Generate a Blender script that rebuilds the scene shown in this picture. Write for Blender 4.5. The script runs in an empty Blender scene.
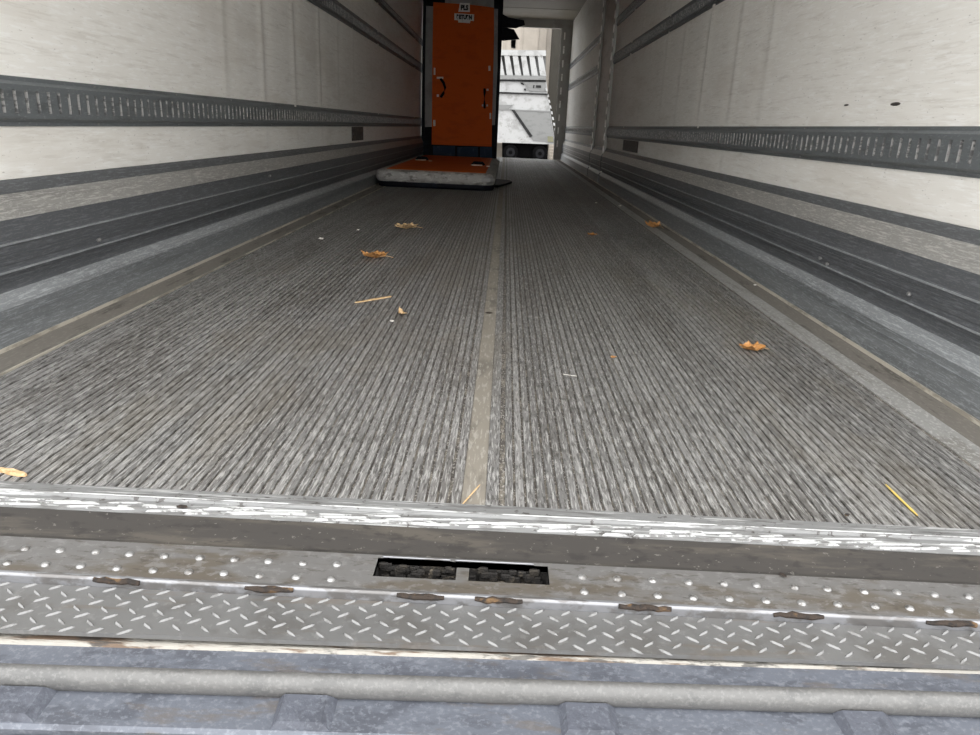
import bpy, math, random
from mathutils import Matrix, Vector
random.seed(7)
sc = bpy.context.scene
C = sc.collection

# ------------------------------------------------------------------ camera
F, CX, CY, CAMH = 736.0, 490.0, 367.5, 0.60
VPX, VPY, TILT = 507.0, 126.5, 0.046          # vanishing point of the trailer axis, slope of level lines
Yv = Vector((VPX - CX, VPY - CY, F)).normalized()
d_ = Vector((1, TILT, 0))
Xv = (d_ - d_.dot(Yv) * Yv).normalized()
Zv = Xv.cross(Yv)
if Zv.y > 0: Zv = -Zv
R = Matrix((Xv, Yv, Zv))                      # rows: trailer axes in camera (right, down, forward) axes
cam_d = bpy.data.cameras.new('camera'); cam = bpy.data.objects.new('camera', cam_d); C.objects.link(cam)
cam_d.sensor_width = 36; cam_d.lens = F / 980 * 36; cam_d.clip_start = .02; cam_d.clip_end = 500
rt, up, bk = R @ Vector((1, 0, 0)), R @ Vector((0, -1, 0)), R @ Vector((0, 0, -1))
cam.matrix_world = Matrix(((rt.x, up.x, bk.x, 0), (rt.y, up.y, bk.y, 0), (rt.z, up.z, bk.z, CAMH), (0, 0, 0, 1)))
sc.camera = cam

# ------------------------------------------------------------------ overcast sky
wd = bpy.data.worlds.new('overcast'); sc.world = wd; wd.use_nodes = True
nt = wd.node_tree; nt.nodes.clear()
tc = nt.nodes.new('ShaderNodeTexCoord'); sp = nt.nodes.new('ShaderNodeSeparateXYZ')
mr = nt.nodes.new('ShaderNodeMapRange'); mr.inputs[1].default_value = 0; mr.inputs[2].default_value = 1
mr.inputs[3].default_value = .80; mr.inputs[4].default_value = 1.0
bg = nt.nodes.new('ShaderNodeBackground'); bg.inputs[0].default_value = (.985, .995, 1.0, 1)
mu = nt.nodes.new('ShaderNodeMath'); mu.operation = 'MULTIPLY'; mu.inputs[1].default_value = 1.0
ow = nt.nodes.new('ShaderNodeOutputWorld')
nt.links.new(tc.outputs['Generated'], sp.inputs[0]); nt.links.new(sp.outputs[2], mr.inputs[0])
nt.links.new(mr.outputs[0], mu.inputs[0]); nt.links.new(mu.outputs[0], bg.inputs[1]); nt.links.new(bg.outputs[0], ow.inputs[0])
sc.view_settings.view_transform = 'Standard'; sc.view_settings.look = 'None'
sc.view_settings.gamma = 1.0; sc.view_settings.use_curve_mapping = False
sc.view_settings.exposure = 2.35
sc.cycles.diffuse_bounces = 8; sc.cycles.max_bounces = 12

# ------------------------------------------------------------------ helpers
def ray(x, y): return (R @ Vector((x - CX, y - CY, F))).normalized()
def onY(x, y, Y): r = ray(x, y); t = Y / r.y; return Vector((r.x * t, Y, r.z * t + CAMH))
def onZ(x, y, Z): r = ray(x, y); t = (Z - CAMH) / r.z; return Vector((r.x * t, r.y * t, Z))

class MB:
    def __init__(s): s.v = []; s.f = []
    def add(s, vs, fs):
        n = len(s.v); s.v += [tuple(p) for p in vs]; s.f += [tuple(i + n for i in f) for f in fs]; return s
    def hexa(s, b, t):           # bottom 4, top 4, counter-clockwise seen from above
        return s.add(list(b) + list(t), [(3, 2, 1, 0), (4, 5, 6, 7), (0, 1, 5, 4), (1, 2, 6, 5), (2, 3, 7, 6), (3, 0, 4, 7)])
    def box(s, x0, x1, y0, y1, z0, z1, ch=0):
        if ch <= 0:
            return s.hexa([(x0, y0, z0), (x1, y0, z0), (x1, y1, z0), (x0, y1, z0)], [(x0, y0, z1), (x1, y0, z1), (x1, y1, z1), (x0, y1, z1)])
        c = ch                   # box with chamfered upper and lower edges and corners
        def ring(i, z): return [(x0 + i + c, y0 + i, z), (x1 - i - c, y0 + i, z), (x1 - i, y0 + i + c, z), (x1 - i, y1 - i - c, z),
                                (x1 - i - c, y1 - i, z), (x0 + i + c, y1 - i, z), (x0 + i, y1 - i - c, z), (x0 + i, y0 + i + c, z)]
        r = ring(c, z0) + ring(0, z0 + c) + ring(0, z1 - c) + ring(c, z1)
        fs = [tuple(range(7, -1, -1)), tuple(range(24, 32))]
        for k in range(3):
            for i in range(8): j = (i + 1) % 8; fs.append((k*8+i, k*8+j, k*8+8+j, k*8+8+i))
        return s.add(r, fs)
    def prism(s, poly, a, b, axis):   # closed polygon swept along one axis; poly coordinates are the two other axes in order
        def mk(u, w, t): return {'x': (t, u, w), 'y': (u, t, w), 'z': (u, w, t)}[axis]
        n = len(poly)
        vs = [mk(u, w, a) for u, w in poly] + [mk(u, w, b) for u, w in poly]
        fs = [tuple(range(n - 1, -1, -1)), tuple(range(n, 2 * n))] + [(i, (i+1) % n, n + (i+1) % n, n + i) for i in range(n)]
        return s.add(vs, fs)
    def tube(s, pts, r, seg=8, taper=None):
        pts = [Vector(p) for p in pts]; n0 = len(pts); rings = []
        for i, p in enumerate(pts):
            t = (pts[min(i+1, n0-1)] - pts[max(i-1, 0)]).normalized()
            a = t.cross(Vector((0, 0, 1)));  a = a if a.length > 1e-3 else t.cross(Vector((0, 1, 0)))
            a.normalize(); b = t.cross(a); rr = r * (taper[i] if taper else 1)
            rings += [p + rr * (math.cos(2*math.pi*k/seg) * a + math.sin(2*math.pi*k/seg) * b) for k in range(seg)]
        fs = [(i*seg+k, i*seg+(k+1) % seg, (i+1)*seg+(k+1) % seg, (i+1)*seg+k) for i in range(n0-1) for k in range(seg)]
        fs += [tuple(range(seg-1, -1, -1)), tuple(range((n0-1)*seg, n0*seg))]
        return s.add(rings, fs)
    def lathe(s, prof, c, axis='y', seg=20):  # prof: (radius, offset along axis)
        c = Vector(c); vs = []
        for r, o in prof:
            for k in range(seg):
                u, w = r*math.cos(2*math.pi*k/seg), r*math.sin(2*math.pi*k/seg)
                vs.append(c + (Vector((u, o, w)) if axis == 'y' else Vector((u, w, o))))
        n = len(prof)
        fs = [(i*seg+k, i*seg+(k+1) % seg, (i+1)*seg+(k+1) % seg, (i+1)*seg+k) for i in range(n-1) for k in range(seg)]
        fs += [tuple(range(seg-1, -1, -1)), tuple(range((n-1)*seg, n*seg))]
        return s.add(vs, fs)
    def mesh(s, name, smooth=False):
        m = bpy.data.meshes.new(name); m.from_pydata(s.v, [], s.f); m.update()
        import bmesh
        b = bmesh.new(); b.from_mesh(m); bmesh.ops.recalc_face_normals(b, faces=b.faces); b.to_mesh(m); b.free()
        if smooth:
            for p in m.polygons: p.use_smooth = True
            m.set_sharp_from_angle(angle=math.radians(40))
        return m
    def build(s, name, mat, parent=None, smooth=False):
        return link(name, s.mesh(name, smooth), mat, parent)

def link(name, me, mat, parent=None):
    if mat is not None and not me.materials: me.materials.append(mat)
    o = bpy.data.objects.new(name, me); C.objects.link(o); o.parent = parent
    return o
def tag(o, label, cat, group=None):
    o['label'] = label; o['category'] = cat
    if group: o['group'] = group
    return o
def struct(o, label=None, cat=None):
    o['kind'] = 'structure'
    if label: o['label'] = label
    if cat: o['category'] = cat
    return o
def empty(name, loc=(0, 0, 0)):
    o = bpy.data.objects.new(name, None); o.location = loc; o.empty_display_size = .1; C.objects.link(o); return o

# ------------------------------------------------------------------ materials
def material(name, col, rough=.6, metal=0.0, layers=(), bump=None, vary=0.0, rough_var=0.0, spec=.5):
    """layers: (colour, (sx,sy,sz) noise scale, threshold low, high, amount, detail)"""
    m = bpy.data.materials.new(name); m.use_nodes = True
    n, l = m.node_tree.nodes, m.node_tree.links
    b = n['Principled BSDF']; b.inputs['Roughness'].default_value = rough; b.inputs['Metallic'].default_value = metal; b.inputs['Specular IOR Level'].default_value = spec
    geo = n.new('ShaderNodeNewGeometry')
    base = n.new('ShaderNodeRGB'); base.outputs[0].default_value = (*col, 1); cur = base.outputs[0]
    if vary:
        oi = n.new('ShaderNodeObjectInfo'); r = n.new('ShaderNodeMapRange')
        r.inputs[3].default_value = 1 - vary; r.inputs[4].default_value = 1 + vary
        l.new(oi.outputs['Random'], r.inputs[0])
        mx = n.new('ShaderNodeMix'); mx.data_type = 'RGBA'; mx.blend_type = 'MULTIPLY'; mx.inputs[0].default_value = 1
        l.new(cur, mx.inputs[6]); l.new(r.outputs[0], mx.inputs[7]); cur = mx.outputs[2]
    def noise(scale, detail, seed=0):
        mp = n.new('ShaderNodeMapping'); mp.inputs['Scale'].default_value = scale[:3]; mp.inputs['Location'].default_value = (seed*3.7, seed*1.3, seed*2.1)
        if len(scale) > 3: mp.inputs['Rotation'].default_value = (0, 0, scale[3])
        l.new(geo.outputs['Position'], mp.inputs[0])
        t = n.new('ShaderNodeTexNoise'); t.inputs['Scale'].default_value = 1; t.inputs['Detail'].default_value = detail
        t.inputs['Roughness'].default_value = .65; l.new(mp.outputs[0], t.inputs[0]); return t.outputs['Fac']
    for i, (c2, scl, lo, hi, amt, det) in enumerate(layers):
        f = noise(scl, det, i + 1); r = n.new('ShaderNodeMapRange'); r.interpolation_type = 'SMOOTHSTEP'
        r.inputs[1].default_value = .5 + (lo - .5)*.62; r.inputs[2].default_value = .5 + (hi - .5)*.62; r.inputs[3].default_value = 0; r.inputs[4].default_value = amt
        l.new(f, r.inputs[0])
        mx = n.new('ShaderNodeMix'); mx.data_type = 'RGBA'; l.new(r.outputs[0], mx.inputs[0]); l.new(cur, mx.inputs[6])
        mx.inputs[7].default_value = (*c2, 1); cur = mx.outputs[2]
    l.new(cur, b.inputs['Base Color'])
    if bump:
        scl, dist, det = bump
        bn = n.new('ShaderNodeBump'); bn.inputs['Distance'].default_value = dist; bn.inputs['Strength'].default_value = 1
        l.new(noise(scl, det, 9), bn.inputs['Height']); l.new(bn.outputs[0], b.inputs['Normal'])
    if rough_var:
        f = noise((14, 5, 14), 4, 6); r = n.new('ShaderNodeMapRange'); r.inputs[1].default_value = .3; r.inputs[2].default_value = .7
        r.inputs[3].default_value = rough - rough_var; r.inputs[4].default_value = min(1, rough + rough_var)
        l.new(f, r.inputs[0]); l.new(r.outputs[0], b.inputs['Roughness'])
    return m

M = {}
M['liner'] = material('wall_liner', (.86, .835, .785), .55, 0, [
    ((.60, .56, .50), (4, 4.5, 70), .50, .80, .42, 7), ((.95, .94, .91), (60, 12, 120), .52, .72, .6, 4),
    ((.34, .31, .27), (90, 40, 150), .72, .84, .6, 4), ((.66, .61, .54), (1.2, .9, 4), .50, .75, .35, 4)], bump=((9, 4, 30), .0012, 3))
M['rail'] = material('rail_steel', (.155, .168, .174), .48, .25, [((.085, .085, .085), (20, 6, 40), .52, .78, .5, 5), ((.27, .28, .28), (160, 60, 200), .60, .76, .5, 3)])
M['slotedge'] = material('lit_slot_edge', (.36, .35, .335), .5, .2, [((.10, .10, .10), (30, 40, 70), .42, .60, .9, 4)])  # slot side facing the light is coloured paler, as if lit
def scuffmat(name, c, dust=.45):
    return material(name, c, .5, .3, [(tuple(v*.6 for v in c), (18, .9, 26), .50, .72, .5, 5), (tuple(min(.8, v*1.9) for v in c), (160, 16, 220), .52, .72, dust + .15, 4),
        (tuple(min(.8, v*1.6) for v in c), (240, 70, 240), .58, .72, .55, 3)], bump=((160, 3, 220), .0008, 3))
M['scufflip'] = scuffmat('scuff_lip', (.15, .155, .16)); M['scuffledge'] = scuffmat('lit_scuff_ledge', (.34, .33, .31)); M['scuffface'] = scuffmat('shaded_scuff_face', (.122, .127, .134))  # light painted by facing: ledge and bead paler, lip and face darker
M['scuffbead'] = scuffmat('lit_scuff_bead', (.30, .312, .32)); M['scuffkick'] = scuffmat('scuff_kick_plate', (.205, .215, .222))
M['rib'] = material('floor_rib_aluminium', (.20, .194, .187), .55, .2, [
    ((.10, .09, .08), (5, 1.2, 3), .46, .72, .55, 6), ((.46, .45, .43), (320, 20, 60), .50, .66, .7, 5),
    ((.045, .04, .035), (240, 38, 60), .52, .68, .7, 5), ((.19, .16, .115), (3, 1.0, 3), .54, .74, .25, 5)], vary=.22, bump=((300, 60, 100), .0012, 3))
M['floorbase'] = material('floor_groove_dirt', (.075, .066, .058), .85, 0, [((.20, .178, .145), (70, 14, 30), .46, .66, .8, 5), ((.40, .38, .345), (260, 120, 90), .56, .70, .7, 3)])
M['seam'] = material('seam_dirt', (.215, .193, .16), .75, .1, [((.085, .075, .064), (16, 5, 8), .5, .72, .55, 6), ((.36, .34, .30), (120, 20, 50), .54, .70, .6, 4)])
M['strip'] = material('bright_floor_strip', (.36, .352, .337), .5, .2, [((.20, .185, .16), (26, 5, 8), .5, .7, .6, 6), ((.60, .59, .57), (130, 60, 60), .54, .70, .7, 4)])
M['brownstrip'] = material('dirty_edge_strip', (.20, .183, .16), .7, .15, [((.055, .047, .04), (20, 3.2, 8), .54, .72, .65, 6), ((.27, .25, .22), (130, 40, 60), .54, .70, .6, 4)])
M['edgeline'] = material('sealant_line', (.50, .46, .39), .6, .1, [((.17, .15, .12), (40, 6, 20), .5, .7, .6, 4)])
M['ceiling'] = material('ceiling_liner', (.40, .365, .30), .6, 0, [((.30, .27, .21), (1.5, .8, 1), .5, .75, .5, 4)])
M['sillgrey'] = material('scraped_sill_aluminium', (.20, .20, .197), .5, .2, [
    ((.085, .08, .075), (10, 90, 8), .54, .70, .6, 5), ((.50, .50, .49), (7, 160, 8, .03), .58, .68, .7, 5), ((.05, .042, .038), (60, 75, 20), .68, .74, .8, 4)], bump=((16, 160, 40), .0015, 4))
M['sillwhite'] = material('white_sill_edge', (.55, .55, .54), .5, .1, [((.12, .115, .11), (16, 150, 8), .50, .62, .85, 5)], bump=((20, 160, 40), .002, 4))
M['darkband'] = material('grimy_dark_band', (.034, .030, .0265), .65, .05, [((.072, .062, .05), (4, 26, 5), .50, .72, .7, 6), ((.014, .012, .011), (22, 50, 20), .54, .72, .6, 5), ((.15, .14, .125), (90, 110, 60), .74, .80, .6, 3)])
M['rivetplate'] = material('riveted_steel', (.15, .145, .14), .45, .25, [((.105, .088, .068), (5, 16, 5), .44, .66, .85, 6), ((.23, .225, .22), (60, 80, 30), .54, .70, .5, 5), ((.06, .05, .04), (30, 90, 20), .58, .72, .6, 5)], rough_var=.1)
M['rivet'] = material('polished_rivet', (.30, .295, .29), .32, .5, [((.13, .12, .11), (110, 110, 110), .46, .66, .8, 3)])
M['nose'] = material('polished_edge', (.24, .24, .25), .3, .5, [((.12, .112, .105), (14, 60, 20), .46, .64, .8, 5)])
M['tread'] = material('tread_steel', (.165, .163, .16), .42, .4, [((.115, .108, .10), (12, 14, 10), .5, .72, .6, 6), ((.25, .245, .24), (60, 60, 40), .6, .74, .4, 4), ((.15, .115, .08), (4, 30, 5), .62, .76, .4, 5)], rough_var=.1)
M['treadbump'] = material('tread_bump_steel', (.175, .173, .17), .26, .5, [((.10, .096, .092), (45, 45, 30), .48, .66, .7, 4)])
M['rust'] = material('rust', (.028, .018, .012), .85, 0, [((.010, .008, .007), (60, 60, 60), .46, .66, .8, 5), ((.15, .085, .035), (22, 40, 40), .58, .74, .7, 4)], bump=((90, 90, 90), .004, 4))
M['cake'] = material('caked_dirt', (.012, .010, .0085), .9, 0, [((.035, .028, .02), (60, 60, 60), .5, .7, .6, 5), ((.11, .09, .065), (45, 60, 40), .62, .74, .6, 4)], bump=((90, 90, 90), .004, 4))
M['sealant'] = material('cracked_sealant', (.32, .30, .265), .7, 0, [((.10, .055, .028), (7, 60, 20), .52, .64, .85, 5), ((.05, .046, .042), (16, 120, 20), .56, .68, .8, 5)], bump=((40, 120, 80), .003, 4))
M['blue'] = material('galvanised_blue_grey', (.105, .113, .134), .50, .2, [((.062, .066, .08), (10, 24, 14), .46, .68, .8, 6), ((.18, .19, .215), (130, 160, 130), .50, .72, .55, 5), ((.11, .088, .068), (6, 20, 10), .62, .76, .5, 5)], bump=((90, 90, 90), .001, 4))
M['slate'] = material('slate_cleat', (.075, .08, .098), .55, .15, [((.045, .048, .06), (30, 30, 30), .46, .68, .7, 5), ((.13, .14, .16), (170, 170, 170), .52, .72, .5, 4)], bump=((90, 90, 90), .0015, 4))
M['roll'] = material('galvanised_roll', (.125, .122, .118), .5, .2, [((.085, .084, .083), (16, 40, 20), .5, .72, .55, 5), ((.18, .177, .17), (170, 170, 170), .50, .72, .5, 4)], bump=((120, 120, 120), .001, 4))
M['ply'] = material('beige_bumper_ply', (.22, .20, .165), .8, 0, [((.12, .105, .085), (30, 30, 30), .5, .7, .6, 5)], vary=.25)
M['orange'] = material('orange_panel', (.56, .088, .002), .6, 0, [((.45, .065, .002), (4, 4, 9), .5, .75, .6, 4)], spec=.15)
M['greypad'] = material('grey_padding', (.30, .295, .285), .8, 0, [((.20, .195, .19), (7, 7, 5), .5, .7, .6, 5)], bump=((14, 14, 8), .006, 3))
M['edgepad'] = material('worn_grey_edge_padding', (.36, .345, .32), .8, 0, [((.12, .11, .10), (9, 20, 14), .48, .68, .8, 6), ((.55, .53, .5), (24, 40, 50), .56, .72, .6, 4)], bump=((12, 18, 20), .02, 3))
M['black'] = material('black_frame', (.005, .0055, .008), .6, 0, [((.012, .016, .025), (5, 5, 9), .5, .75, .6, 3)], spec=.1)
M['bluebox'] = material('dark_blue_fabric', (.025, .04, .065), .7, 0, [((.06, .08, .11), (9, 9, 4), .52, .72, .8, 4)], spec=.12)
M['clip'] = material('pale_clip', (.62, .52, .42), .5, .1, [((.4, .32, .25), (60, 60, 60), .5, .7, .5, 3)])
M['sticker'] = material('white_sticker', (.78, .76, .72), .6, 0, [((.55, .52, .48), (30, 30, 30), .55, .75, .5, 4)])
M['ink'] = material('black_ink', (.012, .012, .012), .6, 0, [((.03, .03, .03), (30, 30, 30), .5, .7, .5, 2)])
M['jamb'] = material('jamb_grey', (.34, .325, .30), .5, .2, [((.22, .2, .18), (4, 4, 3), .5, .75, .6, 5)])
M['bead'] = material('aluminium_bead', (.92, .90, .86), .4, .2, [((.5, .47, .43), (8, 8, 14), .5, .7, .7, 3)])  # colour raised to carry highlights from the front light
M['doorskin'] = material('side_door_skin', (.52, .49, .45), .5, .1, [((.36, .33, .30), (2, 2, 9), .5, .75, .6, 5)])
M['patch'] = material('dark_patch_plate', (.07, .06, .055), .6, .2, [((.16, .14, .12), (30, 30, 30), .5, .7, .7, 5)])
M['leaf'] = material('dry_leaf', (.50, .23, .065), .7, 0, [((.24, .085, .02), (90, 90, 90), .5, .7, .7, 4), ((.74, .46, .22), (140, 140, 140), .54, .7, .7, 3)])
M['wood'] = material('pale_wood', (.56, .38, .20), .7, 0, [((.34, .19, .07), (60, 160, 60), .5, .7, .6, 4), ((.75, .58, .38), (120, 120, 120), .54, .7, .6, 3)])
M['straw'] = material('yellow_straw', (.70, .50, .12), .6, 0, [((.5, .33, .08), (60, 60, 60), .5, .7, .6, 3)])
M['crumb'] = material('white_crumb', (.78, .75, .70), .7, 0, [((.5, .45, .4), (90, 90, 90), .5, .7, .6, 3)])
M['truckwhite'] = material('white_vehicle_paint', (.265, .265, .262), .6, 0, [((.16, .157, .152), (2.2, 1, 2.4), .46, .72, .7, 6), ((.09, .078, .068), (7, 7, 8), .68, .78, .5, 4)])
M['truckgrey'] = material('grey_vehicle_metal', (.125, .125, .122), .6, 0, [((.085, .085, .083), (2, 1, 5), .5, .7, .6, 5)])
M['truckdark'] = material('dark_vehicle_metal', (.014, .014, .014), .7, 0, [((.03, .03, .03), (5, 5, 5), .5, .7, .6, 4)], spec=.1)
M['tyre'] = material('tyre_rubber', (.0025, .0025, .0027), .9, 0, [((.004, .004, .004), (9, 9, 9), .5, .7, .6, 4)], spec=.02)
M['hub'] = material('dusty_wheel_disc', (.011, .011, .012), .9, 0, [((.007, .007, .007), (9, 9, 9), .5, .7, .6, 4)], spec=.02)
M['cream'] = material('cream_render', (.27, .24, .205), .8, 0, [((.22, .195, .165), (.8, .8, .9), .5, .7, .5, 4)])
M['pillar'] = material('grey_concrete', (.034, .031, .026), .85, 0, [((.026, .024, .02), (.9, .9, .6), .5, .7, .6, 5)], spec=.1)
M['asphalt'] = material('concrete_yard', (.26, .25, .24), .9, 0, [((.18, .175, .17), (.4, .4, .4), .5, .7, .6, 6), ((.34, .33, .32), (30, 30, 30), .6, .7, .5, 3)])
M['plaque'] = material('olive_plaque', (.11, .105, .06), .6, 0, [((.08, .08, .05), (9, 9, 9), .5, .7, .5, 3)])

# ------------------------------------------------------------------ trailer shell
WL, WR, Y0, Y1, ZC = -1.32, 1.18, .90, 15.6, 2.60
DOOR0, DOOR1 = 9.08, 10.34
def liner(sign, X, y0, y1):
    """wall slab whose inner skin is gently buckled over the posts behind it (every 0.61 m)"""
    nz = 14; ny = max(2, int((y1 - y0) / .03)); vs = []; fs = []
    rnd = random.Random(5 if sign < 0 else 11)
    amp = {k: rnd.uniform(.5, 1.2) for k in range(-2, 40)}; ph = {k: rnd.uniform(-.06, .06) for k in range(-2, 40)}
    for i in range(ny + 1):
        y = y0 + (y1 - y0) * i / ny
        for j in range(nz + 1):
            z = .02 + (ZC - .04) * j / nz
            k = round((y - .56) / .61); u = y - (.56 + k * .61 + ph[k] + .012 * math.sin(z * 2.3 + k))
            d = .0045 * amp[k] * math.exp(-(u / .035) ** 2) - .0035 * amp[k] * math.exp(-((u - .09) / .06) ** 2) + .0018 * math.sin(y * 4.1 + z * .7)
            d *= min(1, max(.25, (z - .3) / .5)) * (.12 + 1.15 * min(1, max(0, (y - 2.6) / 1.6)))
            vs.append((X - sign * d, y, z))
    n1 = nz + 1
    for i in range(ny):
        for j in range(nz): fs.append((i*n1+j, (i+1)*n1+j, (i+1)*n1+j+1, i*n1+j+1))
    mb = MB().add(vs, fs)
    mb.box(min(X + sign*.012, X + sign*.09), max(X + sign*.012, X + sign*.09), y0, y1, -.15, ZC + .08)
    return mb
def build_skin(name, mb, mat):
    o = mb.build(name, mat)
    for p in o.data.polygons: p.use_smooth = True
    o.data.set_sharp_from_angle(angle=math.radians(30)); return o
wl = struct(build_skin('wall_left', liner(-1, WL, Y0, Y1), M['liner']), 'scuffed off-white trailer wall on the left with buckled liner', 'wall')
mb = liner(1, WR, Y0, DOOR0); m2 = liner(1, WR, DOOR1, Y1); mb.add(m2.v, m2.f); mb.box(WR + .012, WR + .09, DOOR0, DOOR1, 2.5, ZC + .08)
wr = struct(build_skin('wall_right', mb, M['liner']), 'scuffed off-white trailer wall on the right, with a side door far in', 'wall')
cm = MB(); cm.box(WL - .09, WR + .09, Y0, Y1 + .08, ZC, ZC + .08)
ceil = struct(cm.build('ceiling', M['ceiling']), 'dull cream ceiling of the trailer', 'ceiling')
for k in range(1, 13):                                   # roof seams
    MB().box(WL + .01, WR - .01, Y0 + k*1.22 - .02, Y0 + k*1.22 + .02, ZC - .006, ZC).build('ceiling_seam', M['ceiling'], ceil)
# front wall with the tall opening on its right part
fw = MB()
hz = onY(548, 28, Y1).z
fw.box(WL, -.30, Y1, Y1 + .08, 0, ZC); fw.box(-.30, .972, Y1, Y1 + .08, hz, ZC); fw.box(.972, WR, Y1, Y1 + .08, 0, ZC)
frontw = struct(fw.build('wall_front', M['jamb']), 'grey front wall of the trailer around a tall open doorway', 'wall')
MB().box(.972, 1.0, Y1 - .03, Y1 + .09, 0, hz).build('jamb_strip', M['jamb'], frontw)
for k in range(9): MB().box(1.02, 1.045, Y1 - .02, Y1, .25 + k*.25, .25 + k*.25 + .13).build('edge_bead', M['bead'], frontw)
# side door, flush in the right wall
dm = MB().box(WR - .004, WR + .06, DOOR0 + .01, DOOR1 - .01, .03, 2.5)
door = struct(dm.build('door_1', M['doorskin']), 'closed flush side door with beaded metal edges in the right wall', 'door')
for yy in (DOOR0, DOOR1):
    MB().box(WR - .03, WR + .01, yy - .035, yy + .035, .03, 2.52).build('door_frame_strip', M['jamb'], door)
    k = 0; z = .06
    while z < 2.45:
        MB().box(WR - .042, WR - .03, yy - .03, yy + .012, z, z + .085, .005).build('edge_bead', M['bead'], door); z += .145
MB().box(WR - .012, WR - .004, DOOR0 + .1, DOOR1 - .1, .95, 1.15).build('door_band', M['doorskin'], door)

# scuff liner profiles along the foot of both walls: (protrusion, z)
PROF = [(.0, .408), (.010, .408), (.012, .402), (.014, .374), (.018, .371), (.044, .322), (.048, .316), (.048, .262), (.052, .258), (.052, .254), (.048, .250),
        (.047, .205), (.044, .200), (.044, .192), (.050, .188), (.050, .184), (.036, .178), (.034, .140), (.040, .134), (.058, .108), (.060, .098), (.058, .05), (.062, .012), (.062, -.02), (0, -.02)]
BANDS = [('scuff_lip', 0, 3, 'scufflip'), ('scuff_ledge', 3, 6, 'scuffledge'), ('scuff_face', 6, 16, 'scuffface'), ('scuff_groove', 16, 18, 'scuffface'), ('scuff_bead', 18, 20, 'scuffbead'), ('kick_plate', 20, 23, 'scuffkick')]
def scuff(name, sign, X, spans, label):
    body = MB()
    for a, b in spans: body.prism([(X - sign * (p - .004 if p > .004 else 0), z) for p, z in PROF], a, b, 'y')
    root = struct(body.build(name, M['scuffface']), label, 'scuff liner')
    for part, i0, i1, mk in BANDS:
        mb = MB(); pts = PROF[i0:i1 + 1]
        for a, b in spans:
            mb.prism([(X - sign * p, z) for p, z in pts] + [(X - sign * max(0, p - .003), z) for p, z in reversed(pts)], a, b, 'y')
            for zz, pp in ((.215, .0475), (.225, .0475), (.235, .0475), (.155, .0345), (.165, .0345), (.075, .059)):       # fine extruded beads
                if pts[-1][1] < zz < pts[0][1]:
                    mb.box(min(X - sign*pp, X - sign*(pp + .003)), max(X - sign*pp, X - sign*(pp + .003)), a, b, zz - .002, zz + .002)
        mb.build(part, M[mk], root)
        if part == 'scuff_face':
            rb = MB()
            for a, b in spans: rb.box(min(X - sign*.050, X - sign*.054), max(X - sign*.050, X - sign*.054), a, b, .2535, .2585)
            rb.build('pale_ridge', M['scuffbead'], root)  # thin ridges in the pale bead colour
            rb = MB()
            for a, b in spans: rb.box(min(X - sign*.047, X - sign*.0515), max(X - sign*.047, X - sign*.0515), a, b, .1835, .1885)
            rb.build('pale_ridge', M['scuffbead'], root)
    return root
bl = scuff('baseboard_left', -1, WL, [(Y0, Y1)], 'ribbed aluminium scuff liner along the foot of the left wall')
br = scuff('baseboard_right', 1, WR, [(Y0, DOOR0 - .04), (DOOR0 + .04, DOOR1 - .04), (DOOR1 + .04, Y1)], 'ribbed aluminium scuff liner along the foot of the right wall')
for x, y, side in ((99, 240, -1), (820, 258, 1), (827, 264, 1), (909, 294, 1), (270, 176, -1)):
    r_ = ray(x, y); X = (WL + .052) if side < 0 else (WR - .052); t = X / r_.x; p = Vector((X, r_.y*t, r_.z*t + CAMH))
    MB().box(p.x - .005, p.x + .005, p.y - .008, p.y + .008, p.z - .006, p.z + .006, .003).build('screw', M['rivet'], bl if side < 0 else br)

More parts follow.
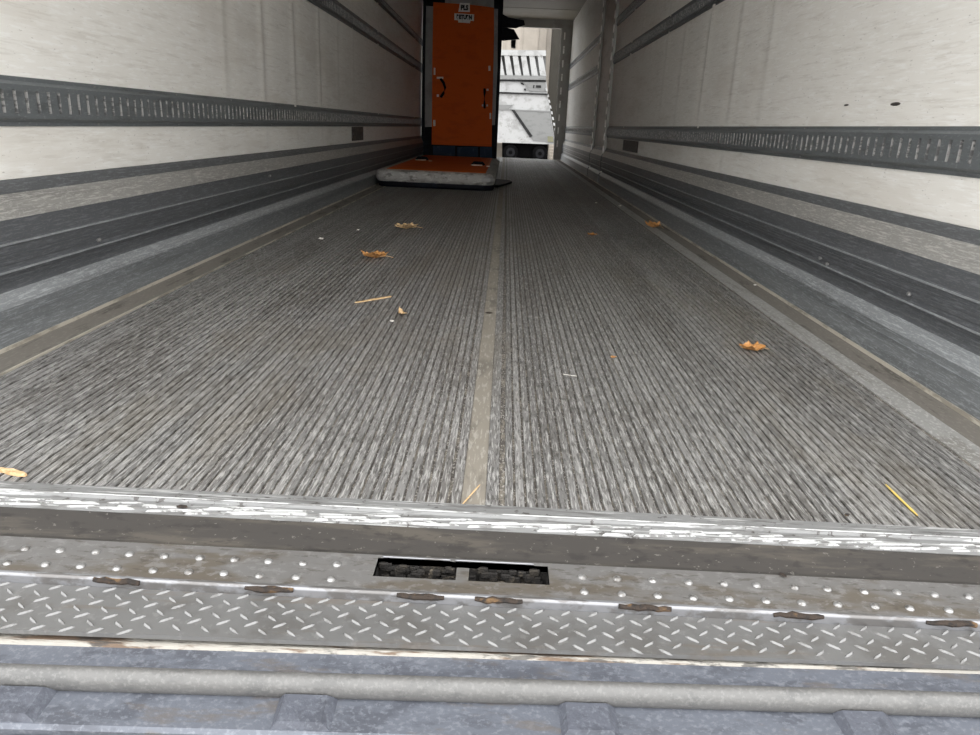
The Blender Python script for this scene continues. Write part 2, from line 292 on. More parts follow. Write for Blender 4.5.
# ------------------------------------------------------------------ logistics rails
def rail(name, sign, X, z0, z1, spans, label, tip=.016):
    """hat-shaped track; its raised face is pierced by upright slots every 50.8 mm"""
    P = .0508; h = z1 - z0; e = .16 * h
    f0, f1 = z0 + e, z1 - e; s0, s1 = z0 + .27*h, z1 - .27*h; sw = .0058
    mb = MB(); edge = []
    def q(*pts): mb.add([(X - sign * p, y, z) for p, y, z in pts], [tuple(range(len(pts)))])
    for a, b in spans:
        for za, zb, fa, fb in ((z0, f0, .004, tip), (z1, f1, .004, tip)):
            m = za + (zb - za) * .55
            q((.0, a, za), (.0, b, za), (fa, b, za), (fa, a, za)); q((fa, a, za), (fa, b, za), (fa, b, m), (fa, a, m)); q((fa, a, m), (fa, b, m), (fb, b, zb), (fb, a, zb))
        n = int((b - a) / P)
        for i in range(n + 1):
            y = a + i * P; ye = min(y + P, b)
            if ye - y < P * .9: q((tip, y, f0), (tip, ye, f0), (tip, ye, f1), (tip, y, f1)); continue
            c = y + P / 2; l_, r_ = c - sw, c + sw
            q((tip, y, f0), (tip, ye, f0), (tip, ye, s0), (tip, y, s0)); q((tip, y, s1), (tip, ye, s1), (tip, ye, f1), (tip, y, f1))
            q((tip, y, s0), (tip, l_, s0), (tip, l_, s1), (tip, y, s1)); q((tip, r_, s0), (tip, ye, s0), (tip, ye, s1), (tip, r_, s1))
            d = .002
            q((tip, l_, s0), (d, l_, s0), (d, l_, s1), (tip, l_, s1)); edge.append(len(mb.f)); q((tip + .0015, r_, s0), (d, r_, s0), (d, r_, s1), (tip + .0015, r_, s1))
            q((tip, l_, s0), (tip, r_, s0), (d, r_, s0), (d, l_, s0)); q((tip, l_, s1), (tip, r_, s1), (d, r_, s1), (d, l_, s1))
        for yy in (a, b): q((0, yy, z0), (tip, yy, f0), (tip, yy, f1), (0, yy, z1))
    o = tag(mb.build(name, M['rail']), label, 'rail', 'slotted cargo rails on the walls')
    o.data.materials.append(M['slotedge'])
    for i in edge: o.data.polygons[i].material_index = 1
    for k in range(14):
        y = spans[0][0] + .35 + k * .61
        if y > spans[0][1] - .1: break
        for z in (z0 + .06*h, z1 - .06*h):
            MB().box(min(X - sign*.002, X - sign*.007), max(X - sign*.002, X - sign*.007), y - .004, y + .004, z - .003, z + .003, .001).build('rail_screw', M['rivet'], o)
    return o
LS, RS = [(Y0, Y1 - .02)], [(Y0, DOOR0 - .04), (DOOR1 + .04, Y1 - .06)]
rail('cargo_rail', -1, WL, .543, .670, LS, 'lowest grey slotted cargo rail on the left wall, just above the scuff liner')
rail('cargo_rail', -1, WL, 1.312, 1.438, LS, 'middle grey slotted cargo rail on the left wall')
rail('cargo_rail', -1, WL, 1.682, 1.770, LS, 'topmost slim cargo rail on the left wall, beside the orange partition')
rail('cargo_rail', 1, WR, .529, .652, RS, 'lowest grey slotted cargo rail on the right wall, just above the scuff liner')
rail('cargo_rail', 1, WR, 1.320, 1.440, RS, 'middle grey slotted cargo rail on the right wall')
rail('cargo_rail', 1, WR, 1.715, 1.820, RS, 'topmost slim cargo rail on the right wall, near the side door')
# small dark repair plates below the rails
def plate(name, sign, X, y0, y1, z0, z1, label):
    mb = MB().box(min(X, X - sign*.008), max(X, X - sign*.008), y0, y1, z0, z1, .002)
    o = tag(mb.build(name, M['patch']), label, 'plate')
    for yy in (y0 + .03, y1 - .03):
        MB().box(min(X - sign*.006, X - sign*.012), max(X - sign*.006, X - sign*.012), yy - .008, yy + .008, (z0+z1)/2 - .008, (z0+z1)/2 + .008, .002).build('bolt', M['rail'], o)
plate('repair_plate', -1, WL - .0, 6.55, 7.05, .425, .54, 'small dark repair plate under the left rail near the partition')
plate('repair_plate', 1, WR, 6.9, 7.75, .425, .525, 'grimy dark repair plate under the right rail before the side door')

# ------------------------------------------------------------------ ribbed floor
YF = 1.088
fb = MB().box(WL, WR, YF - .02, Y1 + .08, -.10, -.0052)
floor = struct(fb.build('floor', M['floorbase']), 'grimy ribbed aluminium trailer floor running to the far doorway', 'floor')
RW, RP, RH = .0140, .0186, .009
rm = MB().prism([(-RW/2, -.009), (RW/2, -.009), (RW/2, -.0012), (RW/2 - .0014, 0), (-RW/2 + .0014, 0), (-RW/2, -.0012)], YF, Y1, 'y').mesh('floor_rib')
rm.materials.append(M['rib'])
def ribs(x0, x1):
    n = int((x1 - x0) / RP); off = ((x1 - x0) - n * RP) / 2
    for i in range(n):
        o = link('floor_rib', rm, None, floor); o.location.x = x0 + off + (i + .5) * RP; o.location.z = random.uniform(-.0012, 0)
ribs(-1.150, -.066); ribs(.018, .962)
def strip(name, x0, x1, z, mat): return MB().box(x0, x1, YF, Y1, -.0092, z).build(name, mat, floor)
strip('seam_strip', -.047, -.006, -.003, M['seam']); strip('seam_flange', -.064, -.0475, -.001, M['rib']); strip('seam_flange', -.0055, .016, -.001, M['rib'])
strip('bright_strip', .966, 1.034, -.002, M['strip']); strip('edge_strip', 1.036, 1.122, -.005, M['brownstrip'])
strip('edge_strip', WL + .060, -1.158, -.004, M['brownstrip']); strip('edge_line', -1.1565, -1.152, .001, M['edgeline'])
MB().box(WL + .058, WL + .0655, YF, Y1, -.009, .006).build('edge_line', M['edgeline'], floor)
MB().box(WR - .0655, WR - .058, YF, Y1, -.009, .006).build('edge_line', M['edgeline'], floor)

# ------------------------------------------------------------------ rear sill
sx0, sx1 = WL - .09, WR + .09
es = MB().prism([(1.088, -.08), (1.088, .003), (1.060, .003), (1.058, .0055), (1.052, .0055), (1.050, .001), (1.030, .000), (1.018, -.003), (1.018, -.08)], sx0, sx1, 'x')
sill = tag(es.build('end_sill', M['sillgrey']), 'scraped aluminium end sill across the mouth of the ribbed floor', 'sill')
# white serrated edge: short overlapping teeth along the sill
teeth = []
for L_ in (.045, .07, .10):
    m_ = MB().hexa([(0, -.0012, -.004), (L_, -.0008, -.004), (L_, .0008, -.004), (0, .0012, -.004)], [(.006, -.0010, .0012), (L_ - .012, -.0006, .0018), (L_ - .012, .0006, .0018), (.006, .0010, .0012)]).mesh('serrated_tooth')
    m_.materials.append(M['sillwhite']); teeth.append(m_)
for row, yy in enumerate((1.0215, 1.0285, 1.0355)):
    x = sx0 + .02 + row * .02
    while x < sx1 - .12:
        if random.random() < .93:
            o = link('serrated_tooth', random.choice(teeth), None, sill); o.location = (x, yy + random.uniform(-.0022, .0022), .001 - .0012*(row == 0)); o.rotation_euler.z = random.uniform(.035, .085)
        x += random.uniform(.035, .062)
MB().prism([(1.0555, .004), (1.056, .0065), (1.0545, .0065), (1.054, .004)], sx0, sx1, 'x').build('bright_ridge', M['sillwhite'], sill)
db = MB().prism([(1.0178, -.09), (1.0178, -.004), (.962, -.017), (.955, -.017), (.955, -.09)], sx0, sx1, 'x')
tag(db.build('grimy_band', M['darkband']), 'dark grimy sloping steel band just below the scraped end sill', 'steel band')

# riveted plate with a two-cell slot
RZ = -.016
rp = empty('riveted_plate', (0, .9, RZ)); tag(rp, 'riveted grey steel plate with a dark rectangular slot in its middle', 'steel plate')
def rel(mb): mb.v = [(a - 0, b - .9, c - RZ) for a, b, c in mb.v]; return mb
S0, S1, SY0, SY1 = -.160, .092, .900, .9475
pm = MB(); sw_ = MB()
ys = .9545; ye = .866
for a, b, c, d in ((sx0, S0, ye, ys), (S1, sx1, ye, ys), (S0, S1, ye, SY0), (S0, S1, SY1, ys), (-.042, -.024, SY0, SY1 - .016)):
    pm.box(a, b, c, d, RZ - .011, RZ)
for a, b, c, d in ((S0 - .003, S0, SY0, SY1), (S1, S1 + .003, SY0, SY1), (S0, S1, SY0 - .003, SY0), (S0, S1, SY1, SY1 + .003)): sw_.box(a, b, c, d, -.075, RZ - .001)
rel(pm).build('plate', M['rivetplate'], rp); rel(sw_).build('slot_wall', M['cake'], rp)
sm = MB().box(S0, S1, SY0, SY1, -.075, -.058); rel(sm).build('slot_floor', M['cake'], rp)
lump = MB()
for k in range(150):                                     # dirt caked over the slot's far wall and floor
    cx_, t = random.uniform(S0 + .008, S1 - .008), random.random(); r_ = random.uniform(.0022, .006)
    if t < .75: cz, cy_ = random.uniform(-.057, RZ - .010), SY1 - r_*.4
    else: cz, cy_ = -.057, random.uniform(SY0 + .006, SY1 - .008)
    lump.box(cx_ - r_*1.4, cx_ + r_*1.4, cy_ - r_*.8, min(SY1 - .0002, cy_ + r_*.8), cz - r_, cz + r_, r_*.35)
rel(lump).build('caked_dirt', M['cake'], rp)['kind'] = 'stuff'
for a, b in ((S0 + .006, -.052), (-.046, S1 - .02)):
    rel(MB().box(a, b, SY1, SY1 + .003, RZ - .002, RZ + .0022, .001)).build('slot_lip', M['nose'], rp)
nz_ = MB().prism([(ye + .0032, RZ - .004), (ye + .0032, RZ + .0006)] + [(ye + .001 - .0045*math.sin(t*math.pi/12), RZ - .0045 + .005*math.cos(t*math.pi/12)) for t in range(0, 7)] + [(ye - .0035, RZ - .0215), (ye + .0032, RZ - .0215)], sx0, sx1, 'x')
rel(nz_).build('nose_edge', M['nose'], rp, True)
rv = MB().lathe([(.0066, -.002), (.0062, .0012), (.0046, .003), (.0020, .004)], (0, 0, 0), 'z', 10).mesh('rivet', True); rv.materials.append(M['rivet'])
for row, (yy, ph) in enumerate(((.923, -.6715), (.8865, -.6725))):
    for k in range(-12, 38):
        x = ph + k * .0508
        if x < sx0 + .02 or x > sx1 - .02 or (-.185 < x < .105): continue
        o = link('rivet', rv, None, rp); o.location = (x + random.uniform(-.002, .002), yy - .9 + random.uniform(-.0012, .0012), 0)
def bead(x0, x1, y, z, parent, rr=.0052):
    n = 9; pts = [(x0 + (x1 - x0)*i/(n-1), y + random.uniform(-.0012, .0012), z + random.uniform(-.001, .001)) for i in range(n)]
    mb = MB().tube(pts, rr, 7, [.4 + .6*math.sin(math.pi*(.12 + .76*i/(n-1))) + random.uniform(-.12, .16) for i in range(n)])
    return mb
for px0, px1, py in ((96, 144, 579), (247, 296, 586), (398, 445, 592), (475, 522, 596), (617, 668, 602), (770, 818, 610), (921, 968, 618)):
    a, b = onZ(px0, py, RZ - .006), onZ(px1, py, RZ - .006)
    rel(bead(a.x, b.x, ye - .0035, RZ - .0035, rp, .0046)).build('weld_bead', M['rust'], rp, True)

# tread plate and dock bumper, turned a little against the trailer
TZ = -.030
tp = empty('tread_plate', (0, .82, TZ)); tp.rotation_euler.z = 0
tag(tp, 'steel diamond tread plate between the riveted plate and the dock bumper', 'tread plate')
t0, t1 = -.042, .0422
fy = lambda x: t0 + .020 * x                              # the front edge runs a little askew to the sill
MB().hexa([(-1.38, fy(-1.38), -.006), (1.30, fy(1.30), -.006), (1.30, t1, -.006), (-1.38, t1, -.006)],
          [(-1.38, fy(-1.38), 0), (1.30, fy(1.30), 0), (1.30, t1, 0), (-1.38, t1, 0)]).build('plate', M['tread'], tp)
tb = MB(); row = 0; yy = t0 - .0200
def tread_bump(cx_, cy_, ang):
    L, Wd, Hh = .0100, .0019, .0024; c, s = math.cos(ang), math.sin(ang)
    def T(u, v, w): return (cx_ + u*c - v*s, cy_ + u*s + v*c, w)
    tb.add([T(-L, 0, 0), T(-L*.5, -Wd, 0), T(L*.5, -Wd, 0), T(L, 0, 0), T(L*.5, Wd, 0), T(-L*.5, Wd, 0), T(-L*.62, 0, Hh), T(L*.62, 0, Hh)],
           [(0, 1, 6), (1, 2, 7, 6), (2, 3, 7), (3, 4, 7), (4, 5, 6, 7), (5, 0, 6)])
PX, PY = .0370, .0140
while yy < t1 - .005:
    x = -1.36 + (row % 2) * PX * .5 + (row // 2) * .004
    while x < 1.28:
        if yy > fy(x) + .003: tread_bump(x, yy, (.62 if row % 2 else -.62))
        x += PX
    yy += PY; row += 1
o = tb.build('tread_pattern', M['treadbump'], tp); o['kind'] = 'stuff'; o['label'] = 'raised alternating slanted tread bars'

bz = -.044
bp = empty('dock_bumper', (0, .755, bz)); bp.rotation_euler.z = .030
tag(bp, 'blue-grey galvanised dock bumper with a rounded roll and square cleats', 'dock bumper')
MB().prism([(.060, -.010), (.060, .001), (-.020, .0), (-.020, -.010)], -1.4, 1.32, 'x').build('top_plate', M['blue'], bp)
MB().prism([(.018, .0), (.0195, .004), (.023, .0045), (.029, .002), (.036, .002), (.036, .0)], -1.4, 1.32, 'x').build('sealant_line', M['sealant'], bp, True)
rr = .0125
arc = [(-.022 - rr*math.sin(t*math.pi/20), -rr + (rr + .003)*math.cos(t*math.pi/20)) for t in range(-4, 16)]
MB().prism([(-.012, -.03)] + arc + [(-.026, -.03)], -1.4, 1.32, 'x').build('roll', M['roll'], bp, True)
MB().prism([(-.02, -.08), (-.02, -.024), (-.080, -.026), (-.084, -.031), (-.084, -.08)], -1.4, 1.32, 'x').build('channel', M['blue'], bp)
w_ = .025
cme = MB().hexa([(-w_ - .008, -.079, -.027), (w_ + .012, -.079, -.027), (w_ + .012, -.030, -.024), (-w_ - .008, -.030, -.024)],
          [(-w_, -.075, -.017), (w_, -.075, -.017), (w_, -.037, -.013), (-w_, -.037, -.013)]).mesh('cleat'); cme.materials.append(M['slate'])
for cx_ in (-1.215, -.88, -.545, -.209, .128, .466, .80, 1.14):
    o = link('cleat', cme, None, bp); o.location.x = cx_
pmesh = MB().box(-.0125, .0125, -.155, -.0855, -.10, -.036, .002).mesh('bumper_ply'); pmesh.materials.append(M['ply'])
for k in range(-48, 47):
    o = link('bumper_ply', pmesh, None, bp); o.location.x = k * .0275; o.location.z = random.uniform(-.004, 0)

# ------------------------------------------------------------------ partitions
PY_ = 11.75
def pl(x, y, dy=0): p = onY(x, y, PY_ + dy); return (p.x, p.z)
bh = empty('bulkhead_panel', (-.70, PY_, 0)); tag(bh, 'upright orange insulated bulkhead panel with grey padding and two black handles', 'bulkhead', 'insulated bulkhead panels')
def relb(mb): mb.v = [(a + .70, b - PY_, c) for a, b, c in mb.v]; return mb
def slab(pts, d0, d1): return relb(MB().prism([pl(*p) for p in pts], PY_ + d0, PY_ + d1, 'y'))
fr = [(WL + .018, 2.56), (WL + .018, .425)] + [(WL + .003 + p, z) for p, z in PROF[1:23] if p > .013] + [(WL + .066, .012), (WL + .066, .004)]
fr += [(pl(499.5, 80)[0], .004), (pl(499.5, 80)[0], 2.56)]
relb(MB().prism(fr, PY_ + .02, PY_ + .09, 'y')).build('frame', M['black'], bh)
relb(MB().box(pl(497, 80)[0], pl(500, 80)[0], PY_ - .03, PY_ + .02, .01, 2.5, .008)).build('edge_post', M['black'], bh)
relb(MB().box(pl(422.5, 80)[0], pl(425, 80)[0], PY_ - .03, PY_ + .02, .43, 2.5, .008)).build('edge_post', M['black'], bh)
slab([(425, 6), (498, 9), (497, 125), (425, 127)], -.012, .02).build('padding', M['greypad'], bh)
slab([(445, -4), (494, -3), (494, 12), (445, 9)], -.018, .02).build('padding', M['greypad'], bh)
for a, b in (((433, 146), (455, 158)), ((457, 147), (478, 159)), ((480, 147), (492, 159))):
    slab([(a[0], a[1]), (b[0], a[1]), (b[0], b[1]), (a[0], b[1])], -.004, .03).build('lower_pocket', M['bluebox'], bh)
op = slab([(433.5, 2.5), (470, 5), (494, 8), (494, 40), (491.5, 146.5), (432, 144.5), (432.5, 60)], -.034, -.012); op.build('front_panel', M['orange'], bh)
slab([(479, 9), (493, 8.5), (493, 30)], -.037, -.034).build('peeling_corner', M['orange'], bh)
def strap(pts, w, d0=-.07):
    mb = MB()
    P = [Vector((pl(*p)[0], PY_ + d0 + (.035 if i in (0, len(pts)-1) else 0), pl(*p)[1])) for i, p in enumerate(pts)]
    return relb(mb.tube(P, w, 6))
h1 = strap([(441, 79), (444, 83), (445.5, 88), (444, 93), (441, 97)], .02); h1.build('handle', M['black'], bh)
h2 = strap([(484.6, 89), (484.6, 93), (484.6, 104), (484.6, 108)], .018); h2.build('handle', M['black'], bh)
for x0, x1, y0, y1 in ((437, 443.5, 77, 79), (437, 439, 94.5, 97), (442, 443.5, 94, 96.5), (486.5, 488.5, 89, 91), (482, 483.5, 104.5, 106.5), (486.5, 488, 104.5, 106.5), (434, 435.6, 68, 75), (488.5, 490.5, 66, 71), (433.5, 435.6, 120, 126), (489.6, 491.2, 113, 119)):
    slab([(x0, y0), (x1, y0), (x1, y1), (x0, y1)], -.046, -.034).build('clip', M['clip'], bh)
s1 = slab([(460, 3.2), (470, 3.6), (470, 12.5), (458.5, 12.2)], -.037, -.034).build('sticker', M['sticker'], bh)
s2 = slab([(454.5, 13.6), (474.3, 14.6), (474, 21.3), (470.5, 21.2), (470, 23.6), (458.5, 22.8), (458, 20.6), (454.5, 20.4)], -.037, -.034).build('sticker', M['sticker'], bh)
def text(txt, cx_, cy_, hpx, parent, sx):
    cu = bpy.data.curves.new('lettering', 'FONT'); cu.body = txt; cu.align_x = 'CENTER'; cu.align_y = 'CENTER'; cu.extrude = .0008
    cu.offset = .006
    p = pl(cx_, cy_); hh = abs(pl(cx_, cy_ - hpx/2)[1] - pl(cx_, cy_ + hpx/2)[1]); cu.size = hh / .70
    to = bpy.data.objects.new('t', cu); C.objects.link(to); bpy.context.view_layer.update()
    me = bpy.data.meshes.new_from_object(to.evaluated_get(bpy.context.evaluated_depsgraph_get())); bpy.data.objects.remove(to)
    me.name = 'lettering'; me.materials.clear()
    for v in me.vertices: x_, y_, z_ = v.co; v.co = (x_ * sx + p[0] + .70, -.0382 - z_, y_ + p[1])
    return link('lettering', me, M['ink'], parent)
text('PLS', 464.6, 8.2, 4.6, s1, .85); text('RETURN', 464.4, 17.6, 3.9, s2, .80)
slab([(500, 12), (508, 17), (524, 20), (525, 24.5), (516, 28), (500, 27)], .02, .05).build('hanging_strap', M['black'], bh)
slab([(500, 26), (514, 29), (519.5, 39), (500, 40.5)], .03, .06).build('hanging_strap', M['black'], bh)
slab([(511, 40), (515.5, 40), (515.5, 47), (511, 46.5)], .03, .05).build('strap_buckle', M['truckdark'], bh)

fp = empty('bulkhead_panel', (-.66, 9.0, 0)); tag(fp, 'orange insulated bulkhead panel lying flat on the floor before the upright one', 'bulkhead', 'insulated bulkhead panels')
def pad(x0, x1, y0, y1, z0, z1, r, seg=5):
    """cushion-edged slab with rounded corners"""
    out = []
    prof = [(r*(1 - math.cos(a)), z0 + (z1 - z0)/2*(1 - math.cos(2*a))) for a in [0.0]]
    hs = (z1 - z0) / 2; zc = (z0 + z1) / 2; levels = []
    for k in range(9):
        t = -math.pi/2 + math.pi*k/8; levels.append((hs*(1 - math.cos(t))*.9, zc + hs*math.sin(t)))
    mb = MB(); n = 0
    for ins, z in levels:
        ring = []
        for (cx_, cy_, a0) in ((x1 - r, y0 + r, -90), (x1 - r, y1 - r, 0), (x0 + r, y1 - r, 90), (x0 + r, y0 + r, 180)):
            for s_ in range(seg + 1):
                a = math.radians(a0 + 90*s_/seg); ring.append((cx_ + (r - ins*.9)*math.cos(a), cy_ + (r - ins*.9)*math.sin(a), z))
        n = len(ring); mb.v += ring
    L = len(levels)
    mb.f = [(k*n+i, k*n+(i+1) % n, (k+1)*n+(i+1) % n, (k+1)*n+i) for k in range(L-1) for i in range(n)] + [tuple(range(n-1, -1, -1)), tuple(range((L-1)*n, L*n))]
    return mb
def relf(mb): mb.v = [(a + .66, b - 9.0, c) for a, b, c in mb.v]; return mb
FX0, FX1, FY0, FY1 = -1.250, -.085, 7.22, 10.95
relf(pad(FX0, FX1, FY0, FY1, .045, .16, .13)).build('edge_padding', M['edgepad'], fp, True)
relf(pad(FX0 + .02, FX1 - .01, FY0 + .02, FY1 - .02, .002, .07, .12)).build('underside', M['black'], fp, True)
relf(MB().box(FX0 + .10, FX1 - .10, FY0 + .16, FY1 - .05, .152, .164, .004)).build('top_panel', M['orange'], fp)
relf(MB().box(FX1 - .16, FX1 - .02, FY0 + .0, FY0 + .16, .06, .150, .03)).build('corner_patch', M['greypad'], fp)
for hx, hy in ((-.31, 8.75), (-1.02, 9.35)):
    relf(MB().tube([(hx - .07, hy, .165), (hx - .05, hy, .19), (hx + .05, hy, .19), (hx + .07, hy, .165)], .018, 6)).build('handle', M['black'], fp)
    relf(MB().box(hx - .08, hx + .05, hy - .10, hy - .05, .163, .172, .002)).build('clip', M['clip'], fp)
    relf(MB().box(hx + .10, hx + .14, hy - .22, hy - .17, .163, .172, .002)).build('clip', M['clip'], fp)
relf(MB().prism([(-.12, 7.78), (-.06, 7.76), (.085, 8.45), (.06, 8.62), (-.11, 8.75)], .003, .022, 'z')).build('dark_flat_piece', M['black'], fp)  # thin black sheet lying along the panel's right edge

# ------------------------------------------------------------------ litter on the floor
def leaf(px, py, wpx, name, label, mat, aspect=.5, rot=0, curl=.25, cat='leaf', lobes=5, seed=1):
    rnd = random.Random(seed); c = onZ(px, py, .002); a = onZ(px - wpx/2, py, .002); b = onZ(px + wpx/2, py, .002)
    L = (b - a).length; N = 28; vs = [(0, 0, .012*L*10*curl*.2)]; rim = []
    for i in range(N):
        t = 2*math.pi*i/N; r = 1 - .34*abs(math.sin(lobes*t/2 + .4)) + rnd.uniform(-.08, .08)
        x, y = .5*L*r*math.cos(t), .5*L*aspect*r*math.sin(t)
        rim.append((x, y, curl*L*(.30*(x/L)**2*2 + 1.1*(y/(L*aspect))**2*aspect) + rnd.uniform(0, .14)*L))
    vs += rim; n = len(vs); th = .0012
    vs2 = [(x, y, z + th) for x, y, z in vs]
    fs = [(0, i + 1, (i + 1) % N + 1) for i in range(N)] + [(n, n + (i+1) % N + 1, n + i + 1) for i in range(N)] + [(i+1, (i+1) % N+1, n+(i+1) % N+1, n+i+1) for i in range(N)]
    e = empty(name, (c.x, c.y, .0)); e.rotation_euler.z = rot
    mb = MB().add(vs + vs2, fs); o = mb.build('blade', mat, e, True)
    st = MB().tube([(-.42*L, 0, .10*curl*L + .003), (0, 0, .004 + .03*L*curl), (.42*L, 0, .10*curl*L + .003), (.62*L, .03*L, .06*L)], max(.0008, .012*L), 5); st.build('stem', M['wood'], e)
    return tag(e, label, cat, 'dry leaves on the floor')
leaf(406, 229, 27, 'dry_leaf', 'pale curled dry leaf nearest the flat orange panel', M['wood'], .7, .1, .9, seed=1)
leaf(375, 258, 30, 'dry_leaf', 'orange-brown dry leaf left of the centre seam, behind the wood splinter', M['leaf'], .75, -.1, .9, seed=2)
leaf(402, 314, 9, 'dry_leaf', 'small tan leaf scrap just in front of the wood splinter', M['wood'], 2.2, .3, .9, lobes=3, seed=3)
leaf(653, 228, 15, 'dry_leaf', 'curled tan leaf on the bright strip by the right wall', M['leaf'], 1.0, -.5, 1.6, seed=4)
leaf(752, 350, 27, 'dry_leaf', 'bright orange ragged leaf on the ribs at the right', M['leaf'], .95, .05, .8, lobes=7, seed=5)
leaf(592, 235, 10, 'dry_leaf', 'tiny brown leaf scrap far down the ribs right of the seam', M['leaf'], .8, .3, .6, seed=6)
leaf(613, 357, 6, 'dry_leaf', 'tiny tan leaf crumb among the ribs right of the seam', M['leaf'], .9, .3, .6, seed=7)
leaf(810, 311, 9, 'dry_leaf', 'small pale leaf scrap against the right scuff liner', M['wood'], .9, -.3, .7, seed=8)
def stick(p0, p1, w, name, label, mat, cat, flat=.6, z=.004, group=None):
    a, b = onZ(*p0, z), onZ(*p1, z); d = (b - a); n = Vector((-d.y, d.x, 0)).normalized() * w; mid = []
    K = 6; rnd = random.Random(int(p0[0])); bot = []; top = []
    for i in range(K + 1):
        p = a + d * i / K; ww = (1 if 0 < i < K else .45) * rnd.uniform(.75, 1.15)
        bot += [p - n*ww, p + n*ww]; top += [p - n*ww*.8 + Vector((0, 0, w*flat)), p + n*ww*.8 + Vector((0, 0, w*flat*rnd.uniform(.8, 1.3)))]
    N = len(bot); vs = [v - a for v in bot + top]; fs = []
    for i in range(K):
        k = 2*i; fs += [(k, k+1, k+3, k+2), (N+k, N+k+2, N+k+3, N+k+1), (k, k+2, N+k+2, N+k), (k+1, N+k+1, N+k+3, k+3)]
    fs += [(0, N, N+1, 1), (N-2, N-1, 2*N-1, 2*N-2)]
    o = MB().add(vs, fs).build(name, mat); o.location = (a.x, a.y, .0005)
    return tag(o, label, cat, group)
stick((355, 302), (391, 296), .006, 'wood_splinter', 'long thin pale wood splinter lying across the ribs', M['wood'], 'splinter')
stick((-4, 468), (26, 474.5), .006, 'wood_splinter', 'thick wood chip at the left edge beside the end sill', M['wood'], 'splinter', .9)
stick((886, 483), (918, 514), .0022, 'straw', 'yellow straw caught in a groove at the right', M['straw'], 'straw')
stick((462, 503), (480, 483), .0013, 'straw', 'thin tan straw lying on the centre seam near the sill', M['wood'], 'straw')
stick((563, 373), (577, 375), .0014, 'twine_scrap', 'scrap of white twine on the ribs right of the seam', M['crumb'], 'twine')
for i, (px, py, s_, lab) in enumerate(((358, 230, .008, 'white crumb on the left ribs behind the orange-brown leaf'), (321, 239, .011, 'pale flat crumb on the left ribs toward the left wall'),
        (392, 321, .006, 'tiny white crumb beside the small tan leaf scrap'), (755, 285, .006, 'white crumb on the dirty strip by the right wall'),
        (620, 206, .012, 'pale crumb far back near the right side door'), (596, 203, .010, 'whitish crumb on the far floor before the side door'))):
    c = onZ(px, py, .001); o = MB().lathe([(s_*.6, 0), (s_, s_*.4), (s_*.8, s_*.8), (s_*.3, s_*1.05)], (0, 0, 0), 'z', 7).build('crumb', M['crumb']); o.location = (c.x, c.y, -.0005)
    o.scale = (1.3, .8, .8); tag(o, lab, 'crumb', 'crumbs on the floor')
for i, (px, py, w_, lab) in enumerate(((489, 313, .014, 'dark brown flake on the centre seam'), (964, 568, .008, 'reddish brown flake on the grimy band at the right'), (783, 575, .007, 'black flake on the grimy band right of the slot'), (182, 507, .010, 'dark flake on the scraped end sill at the left'), (847, 515, .007, 'dark flake resting on the end sill at the right'))):
    z = (-.014 if py > 540 else .0035 if py > 500 else -.002); c = onZ(px, py, z)
    o = MB().lathe([(w_*.7, 0), (w_, w_*.15), (w_*.5, w_*.35)], (0, 0, 0), 'z', 6).build('debris_flake', M['rust']); o.location = c; o.scale = (1, .6, .7); o.rotation_euler.z = i
    tag(o, lab, 'debris', 'dark flakes of debris')

# ------------------------------------------------------------------ outside, beyond the front doorway
GZ = -1.12
struct(MB().box(-60, 60, -40, 90, GZ - .2, GZ).build('ground', M['asphalt']), 'pale concrete yard around the trailer', 'ground')
TY = 40.0
def tq(pts, d0, d1): return MB().prism([(onY(x, y, TY).x, onY(x, y, TY).z) for x, y in pts], TY + d0, TY + d1, 'y')
tr = empty('utility_truck', (0, 0, 0)); tag(tr, 'white high-sided truck body with slanted slats seen through the far doorway', 'truck')
xl = 470
tq([(xl, 108), (xl, 142), (499, 142.5), (555.5, 144.5), (550.5, 112)], 0, 2.2).build('lower_body', M['truckwhite'], tr)
tq([(514, 110.5), (550, 112.5), (555, 143), (533, 141)], -.04, 0).build('side_sheet', M['truckgrey'], tr)
tq([(511.5, 110), (514.5, 110), (532.5, 136), (530, 137.5)], -.09, 0).build('diagonal_brace', M['truckdark'], tr)
tq([(xl, 92), (xl, 108), (550.5, 111), (547.5, 94)], .05, 2.2).build('middle_body', M['truckwhite'], tr)
tq([(xl, 104), (513, 105), (509, 109), (xl, 109)], -.02, .05).build('ledge', M['truckgrey'], tr)
tq([(xl, 79), (xl, 92), (547.5, 93.5), (546.5, 81)], .08, 2.2).build('upper_body', M['truckwhite'], tr)
tq([(523, 82), (545.5, 82), (546.5, 92), (529, 91)], .02, .08).build('side_sheet', M['truckgrey'], tr)
for pts in ([(536, 85.2), (541, 85.4), (541, 88), (536, 87.6)], [(533.5, 85), (534.5, 85), (534, 88), (533, 88)], [(520.5, 82.3), (523, 82.6), (524, 85), (521, 84)], [(524, 88.5), (526, 88.5), (526, 90.5), (524, 90)]):
    tq(pts, -.01, .06).build('bracket', M['truckdark'], tr)
tq([(xl, 90.8), (548, 93.6), (548, 95), (xl, 92.6)], -.06, .1).build('rub_rail', M['truckdark'], tr)
tq([(xl, 107.6), (551, 111), (551, 112.2), (xl, 108.6)], -.06, .1).build('rub_rail', M['truckgrey'], tr)
tq([(xl, 74.5), (546, 76), (546, 80), (xl, 79)], -.08, 2.2).build('top_ledge', M['truckgrey'], tr)
tq([(xl, 79.2), (546, 80.4), (546, 82), (xl, 80.4)], -.02, .1).build('rub_rail', M['truckdark'], tr)
for k in range(-4, 5):                                         # slanted slats of the upper rack
    x = 504.5 + k * 8.3
    tq([(x - .2, 55.5), (x + 5.0, 55.8), (x + 8.6, 75.8), (x + 2.4, 75.5)], .0, .12).build('slat', M['truckwhite'], tr)
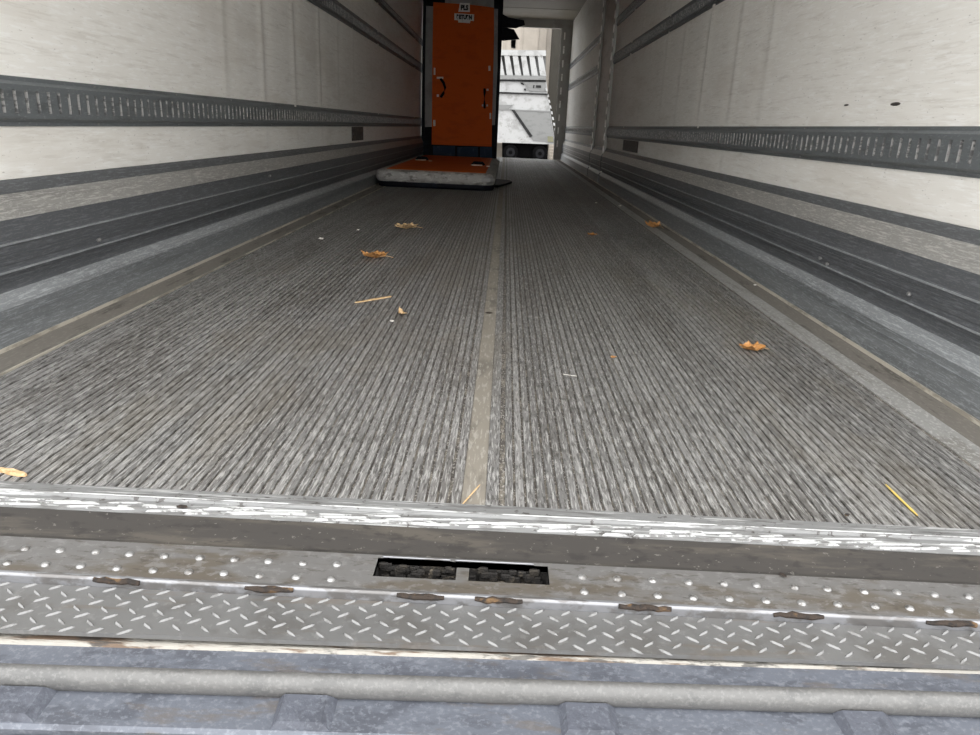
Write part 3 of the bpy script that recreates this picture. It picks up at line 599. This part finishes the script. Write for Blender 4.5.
tq([(xl, 54.5), (546.5, 55.5), (546.5, 76), (xl, 75)], .9, 1.0).build('rack_back', M['truckgrey'], tr)
tq([(xl, 49.4), (546, 50.4), (546, 56), (xl, 55)], -.04, 1.0).build('top_rail', M['truckwhite'], tr)
for i in range(9):                                             # row of pale studs down the slanting rear edge
    t = i / 8; x, y = 545.6 + 10*t, 88 + 46*t
    tq([(x - .2, y), (x + 1.6, y + .4), (x + 2.2, y + 3.4), (x + .5, y + 3.2)], -.06, .02).build('edge_stud', M['truckwhite'], tr)
tq([(539, 133.6), (545, 133.6), (546, 136), (544, 138.8), (540, 138.8), (538.5, 136.4)], -.07, -.035).build('round_plate', M['truckgrey'], tr)
tq([(547.5, 136.3), (553, 136.6), (553.4, 142), (547.8, 141.8)], -.07, -.035).build('square_plaque', M['plaque'], tr)
tq([(502, 142.5), (548, 144), (548, 160), (502, 160)], .5, 1.9).build('chassis', M['tyre'], tr)
for px, py in ((510.5, 152.4), (540, 153.6), (481, 151)):
    c = onY(px, py, TY); wv = tr
    w = MB().lathe([(.20, 0), (.36, .0), (.40, .06), (.40, .28), (.36, .34), (.1, .34)], (c.x, TY + .05, c.z), 'y', 24).build('wheel', M['tyre'], tr, True)
    w.data.materials[0] = M['tyre']
    MB().lathe([(.235, -.02), (.24, .01), (.24, .05)], (c.x, TY + .05, c.z), 'y', 20).build('wheel_disc', M['hub'], w)
    MB().lathe([(.08, -.05), (.10, -.03), (.10, .02)], (c.x, TY + .05, c.z), 'y', 12).build('hub_cap', M['tyre'], w)
# rest the truck's wheels on the yard
lowest = min(onY(px, py, TY).z for px, py in ((510.5, 152.4), (540, 153.6), (481, 151))) - .40
bpy.data.objects['ground'].location.z = lowest - GZ + .0
# pale steps behind the truck
st = empty('steps', (0, 0, 0)); tag(st, 'pale steps beside the truck at the foot of the grey pillar', 'steps')
for k in range(6):
    a, b = onY(549, 160 - k*3, 42.4 + .25*k), onY(562, 160 - k*3, 42.4 + .25*k)
    zb = lowest if k == 0 else onY(555, 160 - (k-1)*3 - 2.2, 42.4 + .25*k).z - .15
    MB().box(a.x, b.x, 42.4 + .25*k, 44.0, max(lowest, zb - .02), onY(555, 160 - k*3 - 2.4, 42.4 + .25*k).z, .01).build('step', M['cream'], st)
st2 = MB().box(onY(496, 150, 43).x, onY(503, 150, 43).x, 43, 43.4, lowest, onY(500, 143, 43).z, .02).build('bollard', M['cream'])
tag(st2, 'short pale bollard behind the truck, left of its wheels', 'bollard')
# buildings
cb = empty('cream_building', (0, 46, lowest)); tag(cb, 'cream rendered building behind the white truck', 'building')
MB().box(-14, 12, 0, 6, 0, 9.5).build('wall', M['cream'], cb)
w_ = MB()
a, b = onY(511.5, 45, 46), onY(515.5, 45, 46); MB().box(a.x, b.x, -.06, .05, onY(513, 48, 46).z - lowest, onY(513, 38, 46).z - lowest).build('window', M['truckdark'], cb)
for x in (505, 522, 538, 546):
    a = onY(x, 40, 46).x; MB().box(a - .03, a + .03, -.05, .0, 3, 8.5).build('wall_joint', M['cream'], cb)
pa, pb = onY(548.5, 100, 44.6), onY(575, 100, 44.6)
pi_ = empty('grey_pillar', (0, 44.6, lowest)); tag(pi_, 'tall grey concrete pillar right of the truck beyond the doorway', 'pillar')
MB().box(pa.x, pb.x, 0, 1.2, 0, 8.6, .05).build('shaft', M['pillar'], pi_)
MB().box(pa.x - .05, pb.x + .1, -.06, 1.3, 0, .35, .02).build('plinth', M['pillar'], pi_)

cp = empty('added_shade_canopy', (0, 18.6, lowest)); tag(cp, 'added unseen canopy that keeps sky light off the far floor', 'canopy')  # added out of view to block sky light from the far floor
MB().box(-6, 6, -2.7, 3.3, 3.2 - lowest, 3.4 - lowest, .02).build('shade_slab', M['pillar'], cp)
for x in (-5.6, 5.6):
    for y in (-2.3, 2.5): MB().box(x - .1, x + .1, y - .1, y + .1, 0, 3.2 - lowest, .01).build('post', M['pillar'], cp)
for px, py, w_ in ((895, 104, .020), (846, 105, .012)):
    r_ = ray(px, py); t = (WR - .002) / r_.x
    g_ = MB().lathe([(w_, 0), (w_*.7, .0012), (w_*.25, .002)], (0, 0, 0), 'z', 9).build('gouge', M['patch'], wr); g_.location = (WR - .001, r_.y*t, r_.z*t + CAMH); g_.rotation_euler = (0, -math.pi/2, 0); g_.scale = (.28, 1.6, 1)
print('objects', len(bpy.data.objects))
